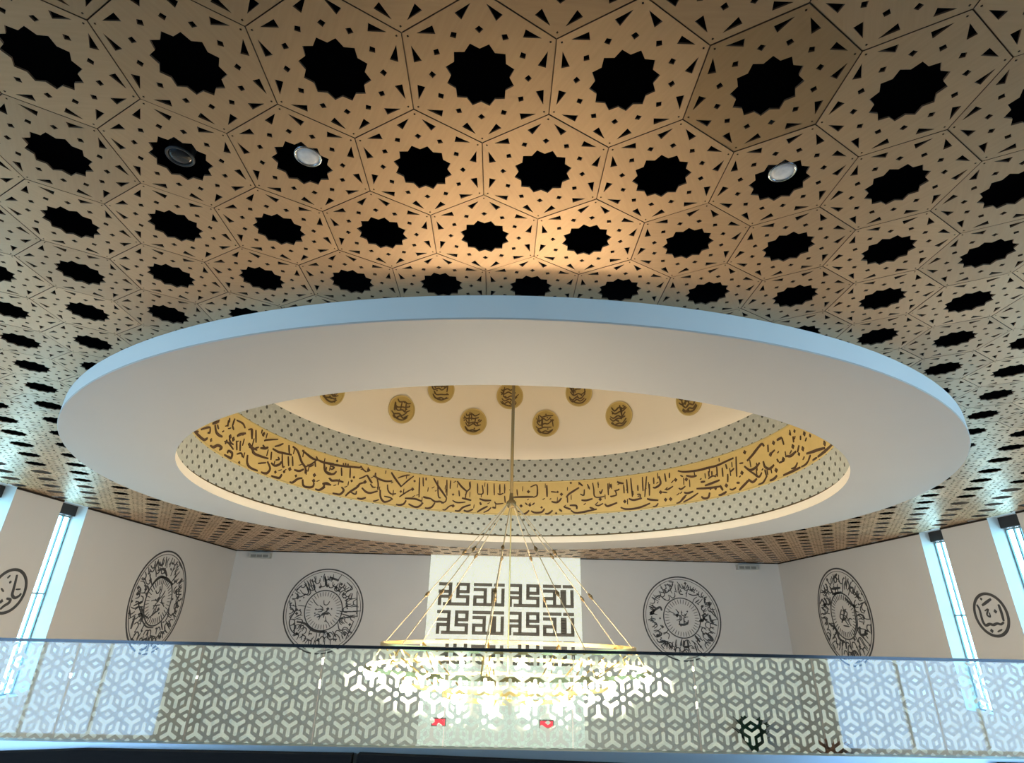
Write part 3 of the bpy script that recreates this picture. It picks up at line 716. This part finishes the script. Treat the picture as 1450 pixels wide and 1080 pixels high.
tag(band('upper_mosaic_band', ZB[2], ZB[3], M['mosaic'], RD, RD, 2.0), 'grey mosaic band with dark dots above the inscription')
mb = MB()
for z in (ZB[1], ZB[2]):
    mb.lathe((AX, AY, 0), [(RD, z - 0.03), (RD - 0.015, z - 0.025), (RD - 0.015, z + 0.025), (RD, z + 0.03)], n)
tag(mb.build('gold_moulding', M['disc_edge'], dome, True), 'thin gold mouldings along the inscription')
mb = MB(); mb.lathe((AX, AY, 0), [(RI + 0.16, 3.502), (RD + 0.03, 3.502), (RD + 0.03, 3.535), (RD, 3.551)], n)
mb.build('shadow_gap', M['knob'], dome, True)
mb = MB()
prof = [(RD, ZB[3]), (RD - 0.02, ZB[3] + 0.02)]
for k in range(1, 25):
    t = math.pi / 2 * k / 24
    prof.append((max(0.01, (RD - 0.02) * math.cos(t)), ZB[3] + 0.02 + (RD - 0.02) * math.sin(t)))
mb.lathe((AX, AY, 0), prof, n); mb.build('dome_shell', M['dome'], dome, True)
mb = MB()
def cylmap(s, z, d):
    r = RD - 0.002 - d
    return (AX + r * math.sin(s / RD), AY + r * math.cos(s / RD), z)
for k, pts in unpack(BAND):
    p = [(math.radians(a / 100.0) * RD, min(5.80, max(4.47, b * 1.0234 / 1000.0))) for a, b in pts]
    if k == 'd': rhomb(mb, p[0], 0.058, cylmap)
    elif k == 'b': rhomb(mb, p[0], 0.08, cylmap)
    elif k == 't': stroke(mb, p, 0.085, cylmap)
    else: stroke(mb, p, 0.06, cylmap)
random.seed(31)
for k in range(130):                      # small vowel marks between the letters
    s0 = math.radians(-100 + 200 * (k + random.random()) / 130) * RD
    z0 = random.uniform(4.62, 5.7)
    a = random.choice((0.5, 0.6, 1.5, 1.57))
    l = random.uniform(0.08, 0.16) * (1.8 if a > 1 else 1)
    stroke(mb, [(s0, z0), (s0 + l * math.cos(a) * 0.5, z0 + l * math.sin(a) * 0.5 - 0.01), (s0 + l * math.cos(a), min(5.8, z0 + l * math.sin(a)))], 0.034, cylmap)
tag(mb.build('lettering', M['brown_ink'], insc), 'dark brown flowing script', kind='stuff')

# gold roundels on the dome
def dome_frame(az, el):
    a, e = math.radians(az), math.radians(el)
    rr = 8.565
    pos = Vector((AX + rr * math.cos(e) * math.sin(a), AY + rr * math.cos(e) * math.cos(a), ZB[3] + 0.02 + rr * math.sin(e)))
    nrm = -Vector((math.cos(e) * math.sin(a), math.cos(e) * math.cos(a), math.sin(e)))
    u = Vector((math.cos(a), -math.sin(a), 0))
    v = nrm.cross(u); v = v if v.z > 0 else -v
    return pos, u, v, nrm
DM = [(-57.7, 9.8, 'leftmost gold roundel of the lower row in the dome, cut off by the ring edge'),
      (-34.5, 11.0, 'second gold roundel from the left in the lower row on the dome'),
      (-11.35, 10.9, 'gold roundel of the lower dome row just left of the chandelier rod'),
      (11.7, 11.0, 'gold roundel of the lower dome row just right of the chandelier rod'),
      (35.1, 10.95, 'fifth gold roundel from the left in the lower row on the dome'),
      (58.0, 9.8, 'rightmost gold roundel of the lower row in the dome, cut off by the ring edge'),
      (-23.0, 19.4, 'upper gold roundel left of the chandelier rod, its top hidden by the ring'),
      (0.05, 19.7, 'upper gold roundel on the dome directly behind the chandelier rod'),
      (23.1, 19.6, 'upper gold roundel right of the chandelier rod, its top hidden by the ring')]
for i, (az, el, lab) in enumerate(DM):
    random.seed(70 + i)
    pos, u, v, nr = dome_frame(az, el)
    root = empty('dome_roundel', pos, lab, 'roundel', 'gold roundels on the dome')
    RR = 0.614
    off = 0.03
    def fm(x, y, d): return pos + u * x + v * y + nr * (off + d)
    mb = MB()
    N = 40
    c0 = [fm(RR * math.cos(2 * math.pi * k / N), RR * math.sin(2 * math.pi * k / N), 0.0) for k in range(N)]
    c1 = [fm(RR * math.cos(2 * math.pi * k / N), RR * math.sin(2 * math.pi * k / N), -0.05) for k in range(N)]
    mb.add(c0 + c1, [tuple(range(N))] + [(k, (k + 1) % N, N + (k + 1) % N, N + k) for k in range(N)])
    mb.build('disc', M['disc_gold'], root)
    mb = MB()
    stroke(mb, [(0.6 * math.cos(2 * math.pi * k / N), 0.6 * math.sin(2 * math.pi * k / N)) for k in range(N)], 0.05, fm, 0.03, False, 0, True)
    mb.build('edge_ring', M['disc_edge'], root)
    mb = MB()
    def clip(q):
        out = []
        for x, y in q:
            l = math.hypot(x, y)
            out.append((x, y) if l < 0.5 else (x * 0.5 / l, y * 0.5 / l))
        return out
    for k in range(5):
        y0 = -0.36 + 0.17 * k + random.uniform(-.04, .04)
        x0 = random.uniform(-0.5, -0.3)
        stroke(mb, clip([(x0, y0 + random.uniform(.05, .15)), (x0 + .14, y0 - .05), (x0 + .36, y0 + random.uniform(-.02, .08)), (x0 + .52, y0 + random.uniform(-.06, .02)), (x0 + .72, y0 + random.uniform(0, .18))]), 0.062, fm, 0.03)
    for k in range(4):
        x0 = random.uniform(-0.36, 0.36)
        y0 = random.uniform(-.2, .1)
        stroke(mb, clip([(x0, y0), (x0 + random.uniform(-.05, .05), y0 + .36)]), 0.055, fm, 0.03)
    stroke(mb, [(-.36, -.25), (-.2, -.42), (.1, -.46), (.32, -.3)], 0.065, fm, 0.03)
    for k in range(8):
        t = random.uniform(0, 6.28)
        q = random.uniform(.15, .47)
        rhomb(mb, (q * math.cos(t), q * math.sin(t)), 0.042, fm, 0.03)
    tag(mb.build('lettering', M['disc_ink'], root), kind='stuff')

# ------------------------------------------------------------------ calligraphy roundels on the walls
def wall_roundel(key, axis, val, inward, ca, cz, R, lab, seed, small=False):
    random.seed(seed)
    if axis == 'y':
        pos = Vector((ca, val, cz))
        def fm(x, y, d): return (ca + x, val + inward * (0.002 + d), cz + y)
    else:
        pos = Vector((val, ca, cz))
        def fm(x, y, d): return (val + inward * (0.002 + d), ca + x, cz + y)
    root = empty('wall_roundel' if not small else 'name_roundel', pos, lab, 'roundel', 'black script roundels on the walls')
    N = 72
    def circ(r, w):
        mb = MB()
        stroke(mb, [(r * R * math.cos(2 * math.pi * k / N), r * R * math.sin(2 * math.pi * k / N)) for k in range(N)], w, fm, 0.015, False, 0, True)
        return mb
    if small:
        circ(0.95, 0.085).build('outer_ring', M['ink'], root)
        wt, wp = 0.085, 0.05
    else:
        circ(0.985, 0.065).build('outer_ring', M['ink'], root)
        circ(0.925, 0.025).build('border_line', M['ink'], root)
        circ(0.47, 0.055).build('inner_ring', M['ink'], root)
        mb = MB()
        for k in range(36):
            t = 2 * math.pi * k / 36
            stroke(mb, [(R * .33 * math.cos(t), R * .33 * math.sin(t)), (R * .44 * math.cos(t), R * .44 * math.sin(t))], 0.028, fm, 0.015)
        mb.build('ray_fringe', M['ink'], root)
        wt, wp = 0.115, 0.06
    mb = MB()
    for k, pts in unpack(ROUNDELS[key]):
        q = []
        for a, b in pts:
            a, b = a / 1000.0, b / 1000.0
            l = math.hypot(a, b)
            if l > 0.91: a, b = a * 0.91 / l, b * 0.91 / l
            q.append((a * R, b * R))
        if k == 'd': rhomb(mb, q[0], wp * 0.9, fm, 0.015)
        elif k == 'b': rhomb(mb, q[0], wt * 0.75, fm, 0.015)
        else: stroke(mb, q, wt if k == 't' else wp, fm, 0.015)
    if not small:
        for k in range(130):
            t = 2 * math.pi * (k + random.uniform(-.3, .3)) / 130
            r = random.choice((random.uniform(0.54, 0.66), random.uniform(0.70, 0.85), random.uniform(0.6, 0.85), random.uniform(0.06, 0.28) if k % 4 == 0 else 0.78))
            c, s = math.cos(t), math.sin(t)
            def P(dr, dt): return (R * ((r + dr) * c - dt * s), R * ((r + dr) * s + dt * c))
            kind = random.random()
            if kind < 0.35: stroke(mb, [P(-.1, 0), P(.0, random.uniform(-.03, .03)), P(.1, random.uniform(-.03, .03))], 0.04, fm, 0.015)
            elif kind < 0.75: stroke(mb, [P(.05, -.08), P(-.04, -.05), P(-.05, .03), P(.04, .07)], 0.048, fm, 0.015)
            else: rhomb(mb, P(0, 0), 0.045, fm, 0.015)
    tag(mb.build('lettering', M['ink'], root), kind='stuff')
wall_roundel('back_left', 'y', YB, -1, -9.27, .50, 2.13, 'large black script roundel on the back wall, left of the lit panel', 11)
wall_roundel('back_right', 'y', YB, -1, 10.12, .53, 2.13, 'large black script roundel on the back wall, right of the lit panel', 12)
wall_roundel('left', 'x', XL, 1, 26.0, .62, 2.08, 'large black script roundel on the left side wall, seen at a slant', 13)
wall_roundel('right', 'x', XR, -1, 27.0, .68, 2.08, 'large black script roundel on the right side wall, seen at a slant', 14)
wall_roundel('small_left', 'x', XL, 1, 18.0, .61, .64, 'small script roundel on the left wall between two slot windows', 15, True)
wall_roundel('small_right', 'x', XR, -1, 18.83, .61, .66, 'small script roundel on the right wall between two slot windows', 16, True)

# ------------------------------------------------------------------ backlit panel with square script
PX0, PX1 = -3.70, 4.62
pan = empty('inscription_panel', ((PX0 + PX1) / 2, 32.15, -6.0), 'tall glowing white panel on the back wall with rows of dark square script', 'panel')
mb = MB(); mb.box(PX0, PX1, 32.15, YB - 0.01, ZF + 0.02, H - 0.02)
b_ = mb.build('board', M['panel'], pan)
W_ALLAH = ['1111111.1111', '............', '11111..11..1', '....1..11..1', '....1..11..1', '11111..11..1', '1...1..11..1', '1...1..11..1', '111111111111']
W_NAME = ['11111..11111', '....1..1...1', '....1..1...1', '11111..11111', '....1..1....', '11111..11111', '1...1......1', '1...1......1', '1.1111111111']
SX = 8.32 / 217.0     # metres per photograph pixel on the panel
for row in range(3):
    for col, (wx, ww) in enumerate(((1.0, 43.0), (50.5, 43.0), (100.5, 42.5), (149.0, 42.5))):
        wd = W_NAME if col % 2 == 0 else W_ALLAH
        x0 = -3.70 + (14.0 + wx) * SX
        cw = ww * SX / 12
        ztop = 2.03 - row * 1.40
        ch = 1.13 / 9
        mb = MB()
        for j, line in enumerate(wd):
            i = 0
            while i < 12:
                if line[i] == '1':
                    k = i
                    while k < 12 and line[k] == '1': k += 1
                    mb.box(x0 + i * cw - 0.02, x0 + k * cw + 0.02, 32.12, 32.152, ztop - (j + 1) * ch - 0.018, ztop - j * ch + 0.018)
                    i = k
                else: i += 1
        mb.build('square_word', M['kufic'], pan)

# ------------------------------------------------------------------ wall units and red lamps on the back wall
for (x, lab) in ((-13.1, 'pale grey wall unit under the ceiling in the left corner of the back wall'), (14.0, 'pale grey wall unit under the ceiling in the right corner of the back wall')):
    root = empty('wall_unit', (x, YB, 3.0), lab, 'wall unit', 'wall units in the back corners')
    mb = MB(); mb.box(x - 0.55, x + 0.55, YB - 0.32, YB - 0.001, 3.08, 3.36); mb.build('housing', M['grey_box'], root)
    for k in range(3):
        mb = MB(); mb.box(x - 0.48 + k * .33, x - 0.2 + k * .33, YB - 0.335, YB - 0.319, 3.12, 3.26); mb.build('grille', M['dark_grille'], root)
for (x, lab) in ((-2.69, 'small red lit sign low on the glowing panel, left one'), (2.69, 'small red lit sign low on the glowing panel, right one')):
    root = empty('red_sign', (x, 32.15, -4.5), lab, 'sign', 'red signs on the back wall')
    mb = MB(); mb.box(x - 0.36, x + 0.36, 32.03, 32.149, -4.68, -4.32); mb.build('case', M['dark_grille'], root)
    mb = MB(); mb.box(x - 0.31, x + 0.31, 32.015, 32.031, -4.63, -4.37); mb.build('lit_face', M['red'], root)

# ------------------------------------------------------------------ chandelier
ch = empty('chandelier', (AX, AY, 3.17), 'large gold ring chandelier on thin stay wires, hung by a rod from the dome', 'chandelier')
mb = MB(); mb.tube((AX, AY, 15.5), (AX, AY, 3.21), 0.05, n=10); mb.build('rod', M['brass_dark'], ch, True)
mb = MB(); mb.lathe((AX, AY, 0), [(0.01, 3.05), (0.10, 3.07), (0.14, 3.15), (0.14, 3.23), (0.07, 3.29), (0.05, 3.48)], 16); mb.build('hub', M['brass_dark'], ch, True)
ZR, RR_ = -0.51, 3.234
mb = MB(); mb.lathe((AX, AY, 0), [(RR_ - 0.03, ZR - 0.05), (RR_ + 0.03, ZR - 0.05), (RR_ + 0.03, ZR + 0.05), (RR_ - 0.03, ZR + 0.05)], 96, closed=True); mb.build('upper_ring', M['gold'], ch)
for k in range(9):
    t = math.radians(180 + 40 * k)
    top = Vector((AX + 0.12 * math.cos(t), AY + 0.12 * math.sin(t), 3.17)); bot = Vector((AX + RR_ * math.cos(t), AY + RR_ * math.sin(t), ZR))
    mb = MB(); mb.tube(top, bot, 0.013, n=6)
    w = mb.build('stay_wire', M['wire'], ch)
    for fr in (0.37, 0.67):
        p = top.lerp(bot, fr); d = (bot - top).normalized()
        mb = MB(); mb.tube(p - d * 0.09, p, 0.022, 0.05, 8); mb.tube(p, p + d * 0.09, 0.05, 0.022, 8); mb.build('turnbuckle', M['knob'], w, True, None)
tiers = [(3.53, -1.14, 24), (2.61, -1.48, 20), (1.59, -1.76, 12)]
mbb = MB()
mbb.sphere((0, 0, 0), 0.075, 8, 5, 0, 1.25)
bulb0 = None
for (r, z, nb) in tiers:
    mb = MB(); mb.lathe((AX, AY, 0), [(r - 0.045, z + 0.10), (r + 0.045, z + 0.10), (r + 0.045, z + 0.19), (r - 0.045, z + 0.19)], 72, closed=True); mb.build('lamp_ring', M['gold'], ch)
    for k in range(9):
        t = math.radians(20 + 40 * k)
        mb = MB(); mb.tube((AX + RR_ * math.cos(t), AY + RR_ * math.sin(t), ZR), (AX + r * math.cos(t), AY + r * math.sin(t), z + 0.15), 0.02, n=6); mb.build('arm', M['gold'], ch)
    for k in range(nb):
        t = 2 * math.pi * (k + 0.5) / nb
        c = (AX + r * math.cos(t), AY + r * math.sin(t), z)
        if bulb0 is None:
            bulb0 = mbb.build('bulb', M['bulb'], ch, True)
            o = bulb0
        else:
            o = bulb0.copy(); C.objects.link(o)
        o.parent = ch; o.matrix_parent_inverse = parent_inv(ch); o.location = c
mb = MB(); mb.tube((AX, AY, 3.06), (AX, AY, -1.7), 0.02, n=8); mb.sphere((AX, AY, -1.7), 0.12, 12, 8); mb.build('centre_drop', M['gold'], ch)

# ------------------------------------------------------------------ downlights in the star openings
DL = [((-1.677, 3.504), True, 'pale round downlight in a star opening, left of centre near the top'),
      ((2.301, 3.486), True, 'pale round downlight in a star opening, right of centre near the top'),
      ((-2.758, 3.555), False, 'dark unlit downlight in the star opening left of the pale one')]
for (x, y), on, lab in DL:
    root = empty('downlight', (x, y, 3.53), lab, 'downlight', 'downlights in the ceiling')
    mb = MB(); mb.lathe((x, y, 0), [(0.095, 3.545), (0.10, 3.7), (0.06, 3.9), (0.02, 4.2)], 24); mb.build('can', M['can'], root, True)
    mb = MB(); mb.torus((x, y, 3.535), 0.102, 0.012, 28, 6); mb.build('trim_ring', M['chrome'] if on else M['can'], root, True)
    mb = MB(); mb.lathe((x, y, 0), [(0.001, 3.522), (0.06, 3.524), (0.1, 3.535), (0.095, 3.56)], 24)
    mb.build('lens', M['lens'] if on else M['lens_off'], root, True)

# ------------------------------------------------------------------ glass balustrade with etched pattern
GY = 6.5
GZ0, GZ1 = -1.135, -0.262
bal = empty('balustrade', (0.2, GY, GZ0), 'frameless glass balustrade etched with a white cube pattern, along the mezzanine edge', 'balustrade')
joints = [-8.18, -6.9, -5.62, -4.33, -3.05, -1.79, -0.49, 0.81, 2.10, 3.38, 4.61, 5.9, 7.18, 8.46]
AG = 0.26
NX, NZ = -2.43, -0.452
RH = AG * math.sqrt(3) / 2
def frit_shapes():
    out = []
    def R2(p, a, c): 
        q = rot2(p, math.radians(a)); return (c[0] + q[0], c[1] + q[1])
    w, L = 0.070 * AG, 0.355 * AG
    for r in range(-6, 7):
        for q in range(-40, 60):
            x = NX + AG * (q + (0.5 if r % 2 else 0)); z = NZ + RH * r
            if x < joints[0] - .3 or x > joints[-1] + .3 or z < GZ0 - .3 or z > GZ1 + .3: continue
            out.append([R2((0.105 * AG, 0), 60 * k + 30, (x, z)) for k in range(6)])
            for a in (0, 60, 120):
                c = R2((AG * 0.5, 0), a, (x, z))
                out.append([R2(p, a, c) for p in ((-0.125 * AG, 0), (0, 0.078 * AG), (0.125 * AG, 0), (0, -0.078 * AG))])
            for base, a0 in ((30, -150), (-30, 150)):
                c = R2((AG / math.sqrt(3), 0), base, (x, z))
                arms = [90, 210, 330] if base == 30 else [-90, 30, 150]
                # triangle centre above the base edge points its arms at the three nodes
                y_ = []
                nodes = [(x, z), R2((AG, 0), 0, (x, z)), R2((AG, 0), 60 if base == 30 else -60, (x, z))]
                for nd in sorted(nodes, key=lambda p: math.atan2(p[1] - c[1], p[0] - c[0])):
                    t = math.atan2(nd[1] - c[1], nd[0] - c[0])
                    d = (math.cos(t), math.sin(t)); nn = (-d[1], d[0])
                    inner = w / math.tan(math.radians(60))
                    y_.append((c[0] + d[0] * inner - nn[0] * w, c[1] + d[1] * inner - nn[1] * w))
                    y_.append((c[0] + d[0] * (L - 0.5 * w) - nn[0] * w, c[1] + d[1] * (L - 0.5 * w) - nn[1] * w))
                    y_.append((c[0] + d[0] * L, c[1] + d[1] * L))
                    y_.append((c[0] + d[0] * (L - 0.5 * w) + nn[0] * w, c[1] + d[1] * (L - 0.5 * w) + nn[1] * w))
                out.append(y_)
    return out
shapes = frit_shapes()
for i in range(len(joints) - 1):
    x0, x1 = joints[i] + 0.006, joints[i + 1] - 0.006
    mb = MB(); mb.box(x0, x1, GY, GY + 0.012, GZ0, GZ1)
    g = mb.build('glass_pane', M['glass'], bal)
    bm = bmesh.new()
    for s in shapes:
        if max(p[0] for p in s) < x0 or min(p[0] for p in s) > x1 or max(p[1] for p in s) < GZ0 or min(p[1] for p in s) > GZ1: continue
        bm.faces.new([bm.verts.new((p[0], GY + 0.0135, p[1])) for p in s])
    for co, no in (((x0 + .01, 0, 0), (-1, 0, 0)), ((x1 - .01, 0, 0), (1, 0, 0)), ((0, 0, GZ0 + .01), (0, 0, -1)), ((0, 0, GZ1 - .008), (0, 0, 1))):
        bmesh.ops.bisect_plane(bm, geom=bm.verts[:] + bm.edges[:] + bm.faces[:], plane_co=co, plane_no=no, clear_outer=True)
    bmesh.ops.triangulate(bm, faces=bm.faces[:])
    me = bpy.data.meshes.new('etched_pattern'); bm.to_mesh(me); bm.free(); me.materials.append(M['frit'])
    o = bpy.data.objects.new('etched_pattern', me); C.objects.link(o); o.parent = g
    o['kind'] = 'stuff'
mb = MB()
mb.box(joints[0], joints[-1], GY - 0.012, GY + 0.024, GZ1, GZ1 + 0.03)
mb.build('top_rail', M['steel'], bal)
mb = MB(); mb.box(joints[0], joints[-1], GY - 0.05, GY + 0.09, GZ0 - 0.24, GZ0 + 0.004); mb.build('base_channel', M['kerb'], bal)

# dark cladding boards below the channel
for (x0, x1, za, zb) in ((-8.2, -1.345, -1.262, -1.187), (-1.29, 5.02, -1.168, -1.29), (5.04, 8.5, -1.155, -1.16)):
    mb = MB()
    y0, y1 = 6.33, 6.44
    k = 8
    v, f = [], []
    for i in range(k + 1):
        x = x0 + (x1 - x0) * i / k
        if za == -1.262:
            zt = -1.174 - 0.045 * max(0.0, min(1.0, (-4.0 - x) / 0.9))
        else:
            zt = za + (zb - za) * i / k
        v += [(x, y0, ZM), (x, y0, zt), (x, y1, zt), (x, y1, ZM)]
    for i in range(k):
        for e in range(4): f.append((4 * i + e, 4 * i + (e + 1) % 4, 4 * i + 4 + (e + 1) % 4, 4 * i + 4 + e))
    f += [(0, 1, 2, 3), (4 * k + 3, 4 * k + 2, 4 * k + 1, 4 * k)]
    mb.add(v, f)
    o = mb.build('cladding_board', M['dark_panel'])
    lab = {-1.262: 'long dark board at the foot of the glass, left of the narrow gap', -1.168: 'long dark board at the foot of the glass, right of the narrow gap', -1.155: 'dark board at the foot of the glass in the bottom right corner'}[za]
    tag(o, lab, 'board', 'dark boards below the balustrade')

# ------------------------------------------------------------------ plants beyond the glass
def leafy(name, lab, x, y, z0, n, hgt, spread, leafmat, seed, lw):
    random.seed(seed)
    root = empty(name, (x, y, ZF), lab, 'plant')
    mb = MB(); mb.lathe((x, y, 0), [(0.01, ZF + 0.005), (0.32, ZF + 0.005), (0.42, z0), (0.46, z0), (0.46, z0 + 0.08), (0.38, z0 + 0.08), (0.36, z0 - 0.02), (0.01, z0 - 0.02)], 20); mb.build('pot', M['pot'], root, True)
    mb = MB()
    for k in range(n):
        t = random.uniform(0, 6.283); h = hgt * random.uniform(0.55, 1.0); s = spread * random.uniform(0.2, 1.0)
        p0 = Vector((x, y, z0 - 0.01)); d = Vector((math.cos(t), math.sin(t), 0)); sd = Vector((-d.y, d.x, 0))
        pts = [p0 + d * (s * q) + Vector((0, 0, h * (1.6 * q - 0.6 * q * q))) for q in (0.05, 0.35, 0.65, 0.9, 1.1)]
        ws_ = [0.1, 0.7, 1.0, 0.7, 0.02]
        v = []
        for p, w in zip(pts, ws_): v += [p + sd * lw * w, p + Vector((0, 0, -0.02)), p - sd * lw * w]
        f = []
        for i in range(4):
            for e in (0, 1): f.append((3 * i + e, 3 * i + e + 1, 3 * i + e + 4, 3 * i + e + 3))
        mb.add(v, f)
    tag(mb.build('foliage', leafmat, root), kind='stuff')
leafy('potted_plant', 'dark green potted plant in the hall, seen low through the glass right of centre', 12.65, 31.2, -5.55, 200, 1.6, 0.85, M['green'], 5, 0.2)
leafy('potted_shrub', 'red-brown leafy potted plant in the hall, right of the dark green one', 15.1, 28.5, -5.45, 70, 1.05, 0.75, M['brown_leaf'], 6, 0.12)
